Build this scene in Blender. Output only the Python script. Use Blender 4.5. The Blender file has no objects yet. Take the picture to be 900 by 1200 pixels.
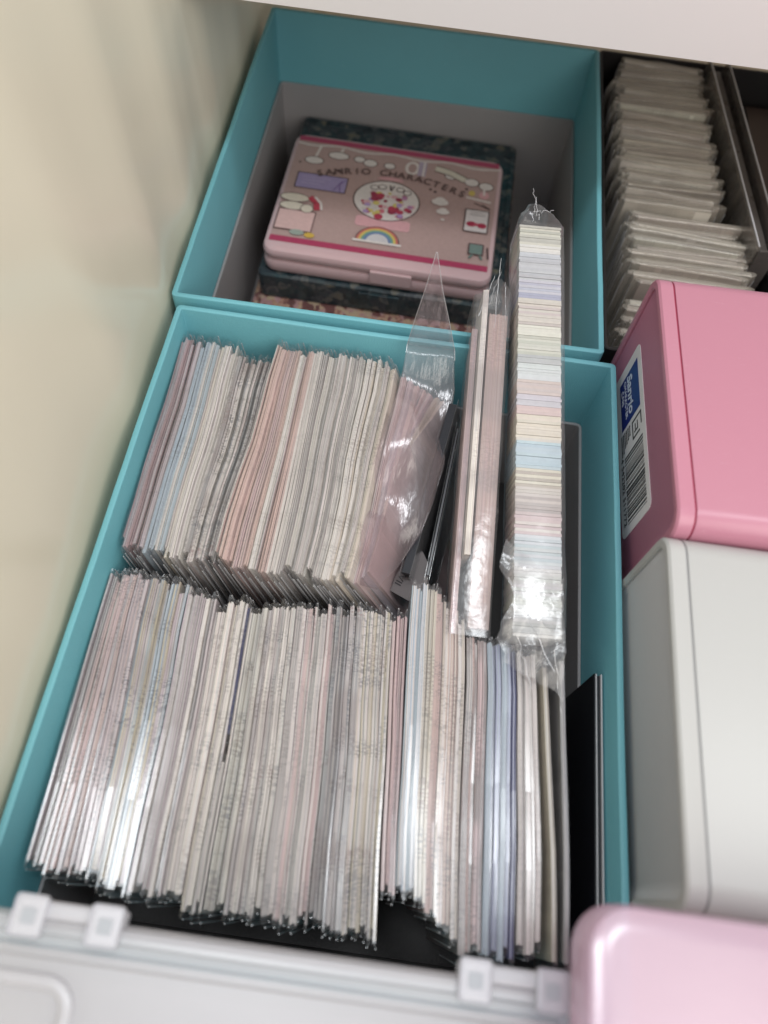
import bpy, bmesh, math, random
from mathutils import Vector, Matrix, noise
random.seed(11)
R = math.radians
scene = bpy.context.scene
C = scene.collection

# ------------------------------------------------------------------ camera
cam_d = bpy.data.cameras.new('camera')
cam = bpy.data.objects.new('camera', cam_d)
C.objects.link(cam)
RIGHT = Vector((0.99039819, 0.12690909, 0.05482244))
UP = Vector((-0.13785858, 0.8770644, 0.46016633))
FWD = Vector((-0.01031648, 0.46330565, -0.8861385))
CAM = Vector((0.1142, -0.23084, 0.25884))
m = Matrix((RIGHT, UP, -FWD)).transposed().to_4x4()
m.translation = CAM
cam.matrix_world = m
cam_d.sensor_width = 36
cam_d.sensor_fit = 'AUTO'
cam_d.lens = 865.66 / 1200 * 36
cam_d.clip_start = 0.005
cam_d.clip_end = 50
cam_d.dof.use_dof = True
cam_d.dof.focus_distance = 0.315
cam_d.dof.aperture_fstop = 6.3
scene.camera = cam

# ------------------------------------------------------------------ light
world = bpy.data.worlds.new('World')
scene.world = world
world.use_nodes = True
wb = world.node_tree.nodes['Background']
wb.inputs[0].default_value = (0.93, 0.95, 1.0, 1)
wb.inputs[1].default_value = 0.66

def area(name, loc, target, sx, sy, power, color=(1, 1, 1)):
    d = bpy.data.lights.new(name, 'AREA')
    d.shape = 'RECTANGLE'
    d.size = sx
    d.size_y = sy
    d.energy = power
    d.color = color
    o = bpy.data.objects.new(name, d)
    o.location = loc
    o.rotation_euler = (Vector(target) - Vector(loc)).to_track_quat('-Z', 'Y').to_euler()
    C.objects.link(o)
    return o
area('ceiling_lamp', (-0.03, -0.17, 1.15), (-0.03, -0.17, 0), 0.24, 0.18, 4.1, (0.93, 0.97, 1.0))
area('ceiling_lamp', (0.38, -0.08, 1.15), (0.15, -0.1, 0), 0.15, 0.17, 2.6, (0.93, 0.97, 1.0))
area('added_key_light', (0.42, -0.52, 0.50), (0.0, -0.12, 0), 0.5, 0.5, 3.3, (1.0, 0.945, 0.865))  # soft key light added at front right to brighten the left wall

scene.view_settings.view_transform = 'Standard'
scene.view_settings.look = 'None'
scene.view_settings.exposure = -0.12
scene.view_settings.gamma = 1.0
scene.render.engine = 'CYCLES'
scene.cycles.use_denoising = True
scene.cycles.max_bounces = 24
scene.cycles.diffuse_bounces = 4
scene.cycles.glossy_bounces = 4
scene.cycles.transmission_bounces = 8
scene.cycles.transparent_max_bounces = 48
scene.cycles.caustics_reflective = False
scene.cycles.caustics_refractive = False
scene.cycles.sample_clamp_indirect = 4

# ------------------------------------------------------------------ node materials
MATS = {}
def nodemat(name):
    mt = bpy.data.materials.new(name)
    mt.use_nodes = True
    nt = mt.node_tree
    b = nt.nodes['Principled BSDF']
    MATS[name] = mt
    return mt, nt, b

def N(nt, kind, **kw):
    n = nt.nodes.new(kind)
    for k, v in kw.items():
        if k in n.inputs:
            n.inputs[k].default_value = v
        else:
            setattr(n, k, v)
    return n

def plain(name, col, rough=0.5, noise_amt=0.08, nscale=60, bump=0.0, bscale=900, spec=0.5, trans=0.0, sss=0.0, coat=0.0, metal=0.0, scuff=0.0):
    """colour with soft uneven wear and fine relief"""
    mt, nt, b = nodemat(name)
    tc = N(nt, 'ShaderNodeTexCoord')
    nz = N(nt, 'ShaderNodeTexNoise')
    nz.inputs['Scale'].default_value = nscale
    nz.inputs['Detail'].default_value = 6
    nt.links.new(tc.outputs['Object'], nz.inputs['Vector'])
    mx = N(nt, 'ShaderNodeMixRGB')
    mx.blend_type = 'MIX'
    mx.inputs[1].default_value = tuple(max(0, c * (1 - noise_amt)) for c in col[:3]) + (1,)
    mx.inputs[2].default_value = tuple(min(1, c * (1 + noise_amt)) for c in col[:3]) + (1,)
    nt.links.new(nz.outputs['Fac'], mx.inputs[0])
    src = mx.outputs[0]
    if scuff:
        mp = N(nt, 'ShaderNodeMapping'); mp.inputs['Scale'].default_value = (60, 340, 60); mp.inputs['Rotation'].default_value = (0.3, 0.2, 0.7)
        nt.links.new(tc.outputs['Object'], mp.inputs[0])
        d1 = N(nt, 'ShaderNodeTexNoise'); d1.inputs['Scale'].default_value = 3.0; d1.inputs['Detail'].default_value = 8; d1.inputs['Roughness'].default_value = 0.75
        nt.links.new(mp.outputs[0], d1.inputs['Vector'])
        d2 = N(nt, 'ShaderNodeMapRange'); d2.inputs[1].default_value = 0.60; d2.inputs[2].default_value = 0.74; d2.inputs[4].default_value = scuff
        nt.links.new(d1.outputs['Fac'], d2.inputs[0])
        m9 = N(nt, 'ShaderNodeMixRGB'); m9.inputs[2].default_value = tuple(0.5 * c + 0.4 for c in col[:3]) + (1,)
        nt.links.new(d2.outputs[0], m9.inputs[0]); nt.links.new(src, m9.inputs[1]); src = m9.outputs[0]
    nt.links.new(src, b.inputs['Base Color'])
    rr = N(nt, 'ShaderNodeMapRange')
    rr.inputs[3].default_value = rough * 0.85
    rr.inputs[4].default_value = min(1, rough * 1.15)
    nt.links.new(nz.outputs['Fac'], rr.inputs[0])
    nt.links.new(rr.outputs[0], b.inputs['Roughness'])
    b.inputs['Specular IOR Level'].default_value = spec
    b.inputs['Transmission Weight'].default_value = trans
    b.inputs['Metallic'].default_value = metal
    b.inputs['Coat Weight'].default_value = coat
    if sss:
        b.inputs['Subsurface Weight'].default_value = sss
        b.inputs['Subsurface Radius'].default_value = (0.006, 0.005, 0.005)
        b.inputs['Subsurface Scale'].default_value = 1.0
    if bump:
        n2 = N(nt, 'ShaderNodeTexNoise')
        n2.inputs['Scale'].default_value = bscale
        n2.inputs['Detail'].default_value = 3
        nt.links.new(tc.outputs['Object'], n2.inputs['Vector'])
        bp = N(nt, 'ShaderNodeBump')
        bp.inputs['Strength'].default_value = bump
        bp.inputs['Distance'].default_value = 0.0006
        nt.links.new(n2.outputs['Fac'], bp.inputs['Height'])
        nt.links.new(bp.outputs[0], b.inputs['Normal'])
    return mt

def film(name, tint=(0.97, 0.97, 0.97), refl=0.9, base=0.02, rough=0.12, haze=0.03, hazecol=(0.8, 0.8, 0.82), bump=0.3, bscale=(120, 120, 120), maxr=0.35):
    """thin clear plastic: see-through, a sheen at grazing angles and a little milkiness"""
    mt, nt, b = nodemat(name)
    nt.nodes.remove(b)
    out = nt.nodes['Material Output']
    tc = N(nt, 'ShaderNodeTexCoord')
    mp = N(nt, 'ShaderNodeMapping')
    mp.inputs['Scale'].default_value = bscale
    nt.links.new(tc.outputs['Object'], mp.inputs['Vector'])
    nz = N(nt, 'ShaderNodeTexNoise')
    nz.inputs['Scale'].default_value = 1.0
    nz.inputs['Detail'].default_value = 4
    nt.links.new(mp.outputs[0], nz.inputs['Vector'])
    bp = N(nt, 'ShaderNodeBump')
    bp.inputs['Strength'].default_value = bump
    bp.inputs['Distance'].default_value = 0.002
    nt.links.new(nz.outputs['Fac'], bp.inputs['Height'])
    fr = N(nt, 'ShaderNodeFresnel')
    fr.inputs['IOR'].default_value = 1.5
    nt.links.new(bp.outputs[0], fr.inputs['Normal'])
    ma = N(nt, 'ShaderNodeMath', operation='MULTIPLY_ADD', use_clamp=True)
    ma.inputs[1].default_value = refl
    ma.inputs[2].default_value = base
    nt.links.new(fr.outputs[0], ma.inputs[0])
    mi = N(nt, 'ShaderNodeMath', operation='MINIMUM')
    mi.inputs[1].default_value = maxr
    nt.links.new(ma.outputs[0], mi.inputs[0])
    ma = mi
    tr = N(nt, 'ShaderNodeBsdfTransparent')
    tr.inputs[0].default_value = tint + (1,)
    gl = N(nt, 'ShaderNodeBsdfGlossy')
    gl.inputs['Roughness'].default_value = rough
    gl.inputs['Color'].default_value = (1, 1, 1, 1)
    nt.links.new(bp.outputs[0], gl.inputs['Normal'])
    m1 = N(nt, 'ShaderNodeMixShader')
    nt.links.new(ma.outputs[0], m1.inputs[0])
    nt.links.new(tr.outputs[0], m1.inputs[1])
    nt.links.new(gl.outputs[0], m1.inputs[2])
    df = N(nt, 'ShaderNodeBsdfDiffuse')
    df.inputs[0].default_value = hazecol + (1,)
    m2 = N(nt, 'ShaderNodeMixShader')
    m2.inputs[0].default_value = haze
    nt.links.new(m1.outputs[0], m2.inputs[1])
    nt.links.new(df.outputs[0], m2.inputs[2])
    nt.links.new(m2.outputs[0], out.inputs['Surface'])
    return mt

def paper_mat():
    """paper seen on its cut edges: colour of each sheet, fibre streaks, and ink showing at the edge"""
    mt, nt, b = nodemat('paper')
    L = nt.links.new
    tc = N(nt, 'ShaderNodeTexCoord')
    col = N(nt, 'ShaderNodeVertexColor', layer_name='Col')
    pat = N(nt, 'ShaderNodeVertexColor', layer_name='Pat')
    sep = N(nt, 'ShaderNodeSeparateColor')
    L(pat.outputs[0], sep.inputs[0])
    sx = N(nt, 'ShaderNodeSeparateXYZ')
    L(tc.outputs['Object'], sx.inputs[0])
    # seed moves the print pattern from one batch of paper to the next
    sd = N(nt, 'ShaderNodeMath', operation='MULTIPLY')
    sd.inputs[1].default_value = 37.0
    L(sep.outputs[0], sd.inputs[0])
    def noise1(fy, fx, detail, add=0.0):
        cx = N(nt, 'ShaderNodeMath', operation='MULTIPLY'); cx.inputs[1].default_value = fx
        L(sx.outputs[0], cx.inputs[0])
        cy = N(nt, 'ShaderNodeMath', operation='MULTIPLY_ADD'); cy.inputs[1].default_value = fy
        L(sx.outputs[1], cy.inputs[0]); L(sd.outputs[0], cy.inputs[2])
        cz = N(nt, 'ShaderNodeMath', operation='ADD'); cz.inputs[1].default_value = add
        L(sd.outputs[0], cz.inputs[0])
        cb = N(nt, 'ShaderNodeCombineXYZ')
        L(cx.outputs[0], cb.inputs[0]); L(cy.outputs[0], cb.inputs[1]); L(cz.outputs[0], cb.inputs[2])
        nz = N(nt, 'ShaderNodeTexNoise')
        nz.inputs['Scale'].default_value = 1.0
        nz.inputs['Detail'].default_value = detail
        L(cb.outputs[0], nz.inputs['Vector'])
        return nz.outputs['Fac']
    fine = noise1(1300, 500, 1, 3.0)          # small printed dashes
    band = noise1(70, 40, 2, 9.0)            # which stretch carries print
    streak = noise1(18, 3500, 2, 5.0)        # fibre streaks along the edge
    tint = noise1(45, 120, 3, 21.0)          # colour of the ink
    def rng(sock, a, b_, c=0.0, d=1.0):
        r = N(nt, 'ShaderNodeMapRange')
        r.inputs[1].default_value = a; r.inputs[2].default_value = b_
        r.inputs[3].default_value = c; r.inputs[4].default_value = d
        L(sock, r.inputs[0]); return r.outputs[0]
    def mul(a, b_):
        k = N(nt, 'ShaderNodeMath', operation='MULTIPLY')
        for i, s in enumerate((a, b_)):
            if isinstance(s, float): k.inputs[i].default_value = s
            else: L(s, k.inputs[i])
        return k.outputs[0]
    ink = mul(mul(mul(rng(fine, 0.47, 0.55), rng(band, 0.48, 0.56)), sep.outputs[1]), 0.75)
    ramp = N(nt, 'ShaderNodeValToRGB')
    e = ramp.color_ramp.elements
    e[0].position = 0.3; e[0].color = (0.10, 0.10, 0.12, 1)
    e[1].position = 0.7; e[1].color = (0.30, 0.16, 0.16, 1)
    k = e.new(0.45); k.color = (0.14, 0.15, 0.18, 1)
    k = e.new(0.55); k.color = (0.17, 0.15, 0.13, 1)
    L(tint, ramp.inputs[0])
    mx = N(nt, 'ShaderNodeMixRGB'); L(ink, mx.inputs[0]); L(col.outputs[0], mx.inputs[1]); L(ramp.outputs[0], mx.inputs[2])
    # wide soft blocks of printed tone
    blk = mul(rng(noise1(38, 25, 1, 14.0), 0.5, 0.62), sep.outputs[2])
    mx3 = N(nt, 'ShaderNodeMixRGB'); L(blk, mx3.inputs[0]); L(mx.outputs[0], mx3.inputs[1])
    mx3.inputs[2].default_value = (0.3, 0.25, 0.24, 1)
    mx2 = N(nt, 'ShaderNodeMixRGB', blend_type='MULTIPLY')
    mx2.inputs[0].default_value = 1.0
    cc = N(nt, 'ShaderNodeCombineColor')
    s2 = rng(streak, 0.3, 0.7, 0.80, 1.05)
    for i in range(3): L(s2, cc.inputs[i])
    L(mx3.outputs[0], mx2.inputs[1]); L(cc.outputs[0], mx2.inputs[2])
    L(mx2.outputs[0], b.inputs['Base Color'])
    b.inputs['Roughness'].default_value = 0.6
    b.inputs['Specular IOR Level'].default_value = 0.3
    return mt

def vcol(name, rough=0.4, coat=0.0):
    mt, nt, b = nodemat(name)
    c = N(nt, 'ShaderNodeVertexColor', layer_name='Col')
    tc = N(nt, 'ShaderNodeTexCoord')
    nz = N(nt, 'ShaderNodeTexNoise'); nz.inputs['Scale'].default_value = 500
    nt.links.new(tc.outputs['Object'], nz.inputs['Vector'])
    mr = N(nt, 'ShaderNodeMapRange'); mr.inputs[3].default_value = 0.88; mr.inputs[4].default_value = 1.08
    nt.links.new(nz.outputs['Fac'], mr.inputs[0])
    hs = N(nt, 'ShaderNodeHueSaturation')
    nt.links.new(mr.outputs[0], hs.inputs['Value'])
    nt.links.new(c.outputs[0], hs.inputs['Color'])
    nt.links.new(hs.outputs[0], b.inputs['Base Color'])
    b.inputs['Roughness'].default_value = rough
    b.inputs['Coat Weight'].default_value = coat
    return mt

def collage(name, cols, scale=90, rough=0.25, stretch=(1, 1, 1)):
    """busy printed sheet: patches of several inks"""
    mt, nt, b = nodemat(name)
    L = nt.links.new
    tc = N(nt, 'ShaderNodeTexCoord')
    mp = N(nt, 'ShaderNodeMapping'); mp.inputs['Scale'].default_value = stretch
    L(tc.outputs['Object'], mp.inputs[0])
    vo = N(nt, 'ShaderNodeTexVoronoi'); vo.inputs['Scale'].default_value = scale
    L(mp.outputs[0], vo.inputs['Vector'])
    nz = N(nt, 'ShaderNodeTexNoise'); nz.inputs['Scale'].default_value = scale * 1.7; nz.inputs['Detail'].default_value = 4
    L(mp.outputs[0], nz.inputs['Vector'])
    sp = N(nt, 'ShaderNodeSeparateColor'); L(vo.outputs['Color'], sp.inputs[0])
    ad = N(nt, 'ShaderNodeMath', operation='MULTIPLY_ADD'); ad.inputs[1].default_value = 0.45
    L(nz.outputs['Fac'], ad.inputs[0])
    mu = N(nt, 'ShaderNodeMath', operation='MULTIPLY'); mu.inputs[1].default_value = 0.6
    L(sp.outputs[0], mu.inputs[0]); L(mu.outputs[0], ad.inputs[2])
    rp = N(nt, 'ShaderNodeValToRGB'); rp.color_ramp.interpolation = 'B_SPLINE'
    e = rp.color_ramp.elements
    e[0].position = 0.1; e[0].color = cols[0] + (1,)
    e[1].position = 0.9; e[1].color = cols[-1] + (1,)
    for i, c in enumerate(cols[1:-1]):
        k = e.new(0.1 + 0.8 * (i + 1) / (len(cols) - 1)); k.color = c + (1,)
    L(ad.outputs[0], rp.inputs[0]); L(rp.outputs[0], b.inputs['Base Color'])
    b.inputs['Roughness'].default_value = rough
    return mt

PAPER = paper_mat()
TURQ = plain('turquoise_paper', (0.155, 0.43, 0.49), 0.55, 0.05, 40, 0.35, 1500, scuff=0.10)
LINER = plain('grey_lining', (0.34, 0.325, 0.33), 0.6, 0.07, 30, 0.2, 900)
CREAM = plain('cream_wall', (0.80, 0.75, 0.60), 0.22, 0.05, 5, 0.05, 40, scuff=0.10)
BOARD = plain('white_board', (0.78, 0.74, 0.73), 0.45, 0.015, 8)
FLOORM = plain('pale_wood', (0.62, 0.50, 0.33), 0.5, 0.08, 20)
PINK = plain('pink_plastic', (0.48, 0.20, 0.265), 0.33, 0.02, 10, 0.05, 500, scuff=0.22)
PINKCAP = plain('pink_cap', (0.44, 0.18, 0.26), 0.45, 0.03, 15, 0.08, 500, scuff=0.22)
SEAM = plain('red_seam', (0.26, 0.015, 0.05), 0.5)
WHITEP = plain('white_plastic', (0.45, 0.45, 0.435), 0.36, 0.02, 10, 0.05, 500, scuff=0.22)
WHITECAP = plain('white_cap', (0.56, 0.565, 0.575), 0.42, 0.03, 15, 0.08, 500, scuff=0.22)
GREYSEAM = plain('grey_seam', (0.24, 0.24, 0.24), 0.5)
BLACKBOX = plain('black_card', (0.012, 0.010, 0.010), 0.6, 0.2, 40, 0.2, 800)
BLACKGLOSS = plain('black_gloss', (0.010, 0.011, 0.016), 0.3, 0.2, 40)
SMOKE = plain('smoky_plastic', (0.10, 0.088, 0.08), 0.28, 0.2, 60, 0.1, 300, coat=0.3)
BROWNPRINT = plain('dark_brown_print', (0.045, 0.030, 0.026), 0.3, 0.4, 50)
EDGEW = plain('clear_edge', (0.55, 0.54, 0.55), 0.3, 0.1, 80)
STICKER = plain('sticker_white', (0.74, 0.73, 0.74), 0.4, 0.03, 80)
INK = plain('black_ink', (0.015, 0.015, 0.018), 0.5)
BLUEINK = plain('blue_ink', (0.012, 0.025, 0.19), 0.4)
PALEINK = plain('pale_ink', (0.62, 0.68, 0.80), 0.4)
FILM = film('clear_film', tint=(0.995, 0.995, 0.995), refl=0.9, base=0.01, rough=0.19, haze=0.022, bump=0.05, bscale=(120, 40, 60), maxr=0.09)
FILM2 = film('crinkled_film', refl=1.3, base=0.03, rough=0.22, haze=0.14, hazecol=(0.90, 0.82, 0.70), bump=0.6, bscale=(90, 240, 90), maxr=0.3)
BAGF = film('bag_film', tint=(0.985, 0.98, 0.985), refl=0.9, base=0.01, rough=0.16, haze=0.05, bump=0.2, bscale=(60, 60, 60), maxr=0.25)
HAZEF = film('milky_film', tint=(0.97, 0.94, 0.95), refl=0.6, base=0.012, rough=0.2, haze=0.06, hazecol=(0.70, 0.62, 0.63), bump=0.55, bscale=(150, 45, 60), maxr=0.2)
EDGEF = film('film_edge', refl=1.2, base=0.15, rough=0.25, haze=0.36, bump=0.1)
CASEP = plain('pink_case_plastic', (0.58, 0.40, 0.41), 0.25, 0.02, 10, trans=0.0, sss=0.25)
PRINT = vcol('printed_lid', 0.32, 0.3)
CARDS = vcol('card_edges', 0.5)
LIDW = film('frosted_white', tint=(0.92, 0.92, 0.93), refl=1.3, base=0.03, rough=0.32, haze=0.36, hazecol=(0.70, 0.695, 0.725), bump=0.04, bscale=(60, 60, 60))
LIDP = film('frosted_pink', tint=(0.90, 0.74, 0.82), refl=2.0, base=0.06, rough=0.24, haze=0.44, hazecol=(0.66, 0.50, 0.60), bump=0.04, bscale=(60, 60, 60))

# ------------------------------------------------------------------ mesh helpers
class MB:
    def __init__(s):
        s.v = []; s.f = []; s.c = []; s.p = []; s.cur = (1, 1, 1); s.pat = (0, 0, 0); s.smooth = False
    def face(s, idx):
        s.f.append(tuple(idx)); s.c.append(s.cur); s.p.append(s.pat)
    def add(s, vs, fs):
        b = len(s.v); s.v += [tuple(q) for q in vs]
        for f in fs: s.face([b + i for i in f])
        return b
    def box(s, x0, x1, y0, y1, z0, z1, mt=None):
        vs = [Vector((x, y, z)) for z in (z0, z1) for y in (y0, y1) for x in (x0, x1)]
        if mt: vs = [mt @ q for q in vs]
        s.add(vs, [(0, 2, 3, 1), (4, 5, 7, 6), (0, 1, 5, 4), (2, 6, 7, 3), (1, 3, 7, 5), (0, 4, 6, 2)])
    def loops(s, loops, close=True, cap0=False, cap1=False):
        n = len(loops[0]); b = len(s.v)
        for l in loops: s.v += [tuple(q) for q in l]
        for i in range(len(loops) - 1):
            for j in range(n if close else n - 1):
                k = (j + 1) % n
                s.face((b + i * n + j, b + i * n + k, b + (i + 1) * n + k, b + (i + 1) * n + j))
        if cap0: s.face([b + j for j in range(n)][::-1])
        if cap1: s.face([b + (len(loops) - 1) * n + j for j in range(n)])
    def poly(s, pts):
        b = len(s.v); s.v += [tuple(q) for q in pts]; s.face(range(b, b + len(pts)))
    def tube(s, pts, r, n=5):
        pts = [Vector(q) for q in pts]; L = []
        for i, q in enumerate(pts):
            d = (pts[min(i + 1, len(pts) - 1)] - pts[max(i - 1, 0)]).normalized()
            a = d.orthogonal().normalized(); c = d.cross(a)
            rr = r[i] if isinstance(r, (list, tuple)) else r
            L.append([q + (a * math.cos(2 * math.pi * k / n) + c * math.sin(2 * math.pi * k / n)) * rr for k in range(n)])
        s.loops(L, True, True, True)
    def build(s, name, mat, parent=None, smooth=False, bevel=0, attrs=False, fix=True, solid=0):
        me = bpy.data.meshes.new(name)
        me.from_pydata(s.v, [], s.f)
        if attrs:
            for nm, src in (('Col', s.c), ('Pat', s.p)):
                at = me.color_attributes.new(nm, 'FLOAT_COLOR', 'CORNER')
                buf = []
                for fi, f in enumerate(s.f):
                    buf += list(src[fi][:3] + (1.0,)) * len(f)
                at.data.foreach_set('color', buf)
        if fix:
            bm = bmesh.new(); bm.from_mesh(me)
            bmesh.ops.recalc_face_normals(bm, faces=bm.faces)
            if bevel:
                bmesh.ops.bevel(bm, geom=bm.edges[:], offset=bevel, segments=2, affect='EDGES', profile=0.6)
            bm.to_mesh(me); bm.free()
        if smooth:
            me.polygons.foreach_set('use_smooth', [True] * len(me.polygons))
        me.materials.append(mat)
        o = bpy.data.objects.new(name, me)
        C.objects.link(o)
        if parent: o.parent = parent
        if smooth == 'auto':
            try: me.set_sharp_from_angle(angle=R(40))
            except Exception: pass
        if solid:
            md = o.modifiers.new('solid', 'SOLIDIFY'); md.thickness = solid
        return o

def tag(o, label, cat, group=None):
    o['label'] = label; o['category'] = cat
    if group: o['group'] = group
    return o
def thing(name, label, cat, loc=(0, 0, 0), group=None):
    o = bpy.data.objects.new(name, None); C.objects.link(o)
    o.empty_display_size = 0.01
    o.location = loc
    return tag(o, label, cat, group)
def struct(o):
    o['kind'] = 'structure'; return o

def rrect(x0, x1, y0, y1, r, n=4):
    pts = []
    for cx, cy, a0 in ((x1 - r, y1 - r, 0), (x0 + r, y1 - r, 90), (x0 + r, y0 + r, 180), (x1 - r, y0 + r, 270)):
        for k in range(n + 1):
            a = R(a0 + 90 * k / n)
            pts.append((cx + r * math.cos(a), cy + r * math.sin(a)))
    return pts
def wv(x, y, k):
    q = Vector((x * 12 + k, y * 12, 2.2 + k)); return noise.noise(q) + .3 * noise.noise(q * 5)
def dens(pts, x0, x1, y0, y1, m=18):
    # extra points along the four straight runs, always the same number
    out = []; q = len(pts) // 4
    for c in range(4):
        out += pts[c * q:(c + 1) * q]
        a = pts[(c + 1) * q - 1]; b = pts[((c + 1) * q) % len(pts)]
        out += [(lerp(a[0], b[0], j / m), lerp(a[1], b[1], j / m)) for j in range(1, m)]
    return out
def lerp(a, b, t): return a + (b - a) * t
def shell(x0, x1, y0, y1, prof, r, n=4, wob=0.0):
    """closed ring swept round a rectangle; prof = (inset, z) pairs"""
    mb = MB(); L = []
    for o, z in prof:
        pts = rrect(x0 + o, x1 - o, y0 + o, y1 - o, max(r - o, 0.0004), n)
        if wob:
            pts = dens(pts, x0, x1, y0, y1)
            pts = [(x + wv(x, y, 0) * wob, y + wv(x, y, 7) * wob) for x, y in pts]
        L.append([(a, b, z) for a, b in pts])
    mb.loops(L + [L[0]])
    return mb
def text_mesh(name, body, size, mat, parent, mtx, extrude=0.00004, bold=0.0, space=1.0, shear=0.0, align='LEFT'):
    cu = bpy.data.curves.new(name, 'FONT'); cu.body = body; cu.size = size
    cu.extrude = extrude; cu.offset = bold; cu.space_character = space; cu.shear = shear; cu.align_x = align
    cu.resolution_u = 3
    o = bpy.data.objects.new(name, cu); C.objects.link(o)
    dg = bpy.context.evaluated_depsgraph_get()
    me = bpy.data.meshes.new_from_object(o.evaluated_get(dg))
    C.objects.unlink(o); bpy.data.objects.remove(o); bpy.data.curves.remove(cu)
    me.materials.clear(); me.materials.append(mat); me.transform(mtx)
    q = bpy.data.objects.new(name, me); C.objects.link(q)
    if parent: q.parent = parent
    return q

# ------------------------------------------------------------------ setting
FZ = -0.112
mb = MB(); mb.box(-0.6, 1.0, -1.0, 0.7, FZ - 0.02, FZ)
struct(mb.build('shelf_floor', FLOORM))
mb = MB(); L = []
for k in range(181):      # wall panel with ripples added so its reflections form shade bands
    y = -0.9 + 1.5 * k / 180
    w = -0.0016 - abs(0.0040 * noise.noise(Vector((y * 15, 0.3, 0))) + 0.0012 * noise.noise(Vector((y * 40, 2.3, 0))))
    L.append([Matrix.Rotation(R(1.15), 3, 'Z') @ Vector(q) for q in ((w, y, FZ), (w, y, 0.1535), (w - 0.0015, y, 0.155), (-0.020, y, 0.155), (-0.020, y, FZ))])
mb.loops(L, True, True, True)
struct(mb.build('side_wall', CREAM, smooth='auto'))
BY, BZ = 0.0955, 0.0787
mb = MB(); mb.box(-0.0028, 0.9, BY, 0.6, BZ, 1.3)
t = mb.build('upper_drawer_front', BOARD)
tag(t, 'white drawer front overhanging the boxes along the top of the picture', 'drawer front')

# ------------------------------------------------------------------ turquoise boxes
def storage_box(label, x0, x1, y0, y1, top, floor):
    t = thing('storage_box', label, 'box', ((x0 + x1) / 2, (y0 + y1) / 2, FZ), 'turquoise storage boxes')
    ox, oy = (x0 + x1) / 2, (y0 + y1) / 2
    w = 0.0027; zt = top - FZ; e = 0.0007
    prof = [(0, 0.0002), (0, zt - e), (e * 0.3, zt - e * 0.3), (e, zt), (w - e, zt), (w - e * 0.3, zt - e * 0.3), (w, zt - e), (w, 0.0022)]
    o = shell(x0 - ox, x1 - ox, y0 - oy, y1 - oy, prof, 0.0022, 3, wob=0.0005).build('wall', TURQ, t, smooth='auto')
    mb = MB(); mb.box(x0 - ox + w, x1 - ox - w, y0 - oy + w, y1 - oy - w, 0.0002, 0.0021)
    mb.build('base', TURQ, t)
    a = w + 0.0004; b = 0.0014
    lz = zt - 0.0435
    prof = [(a, 0.0023), (a, lz - 0.0003), (a + 0.0003, lz), (a + b - 0.0003, lz), (a + b, lz - 0.0003), (a + b, 0.0023)]
    shell(x0 - ox, x1 - ox, y0 - oy, y1 - oy, prof, 0.006, 3).build('lining_tray', LINER, t, smooth='auto')
    mb = MB(); mb.box(x0 - ox + a + b, x1 - ox - a - b, y0 - oy + a + b, y1 - oy - a - b, 0.0024, 0.0036)
    mb.build('lining_floor', floor, t)
    return t
storage_box('turquoise paper box holding the pink picture case and flat cases', 0.0, 0.2, 0.0, 0.2357, 0.0, LINER)
storage_box('turquoise paper box packed with two rows of sleeved papers', 0.0046, 0.2056, -0.2560, -0.0046, 0.0, BLACKBOX)  # lining floor coloured black for the shade in the gap round the packs
IN = FZ + 0.0038      # level that the contents stand on

# ------------------------------------------------------------------ sleeved paper packs
def lerp(a, b, t): return a + (b - a) * t
def jit(c, a):
    k = 1 + random.uniform(-a, a)
    return tuple(max(0.004, min(0.95, ch * k * (1 + random.uniform(-a, a) * 0.35))) for ch in c)

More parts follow.
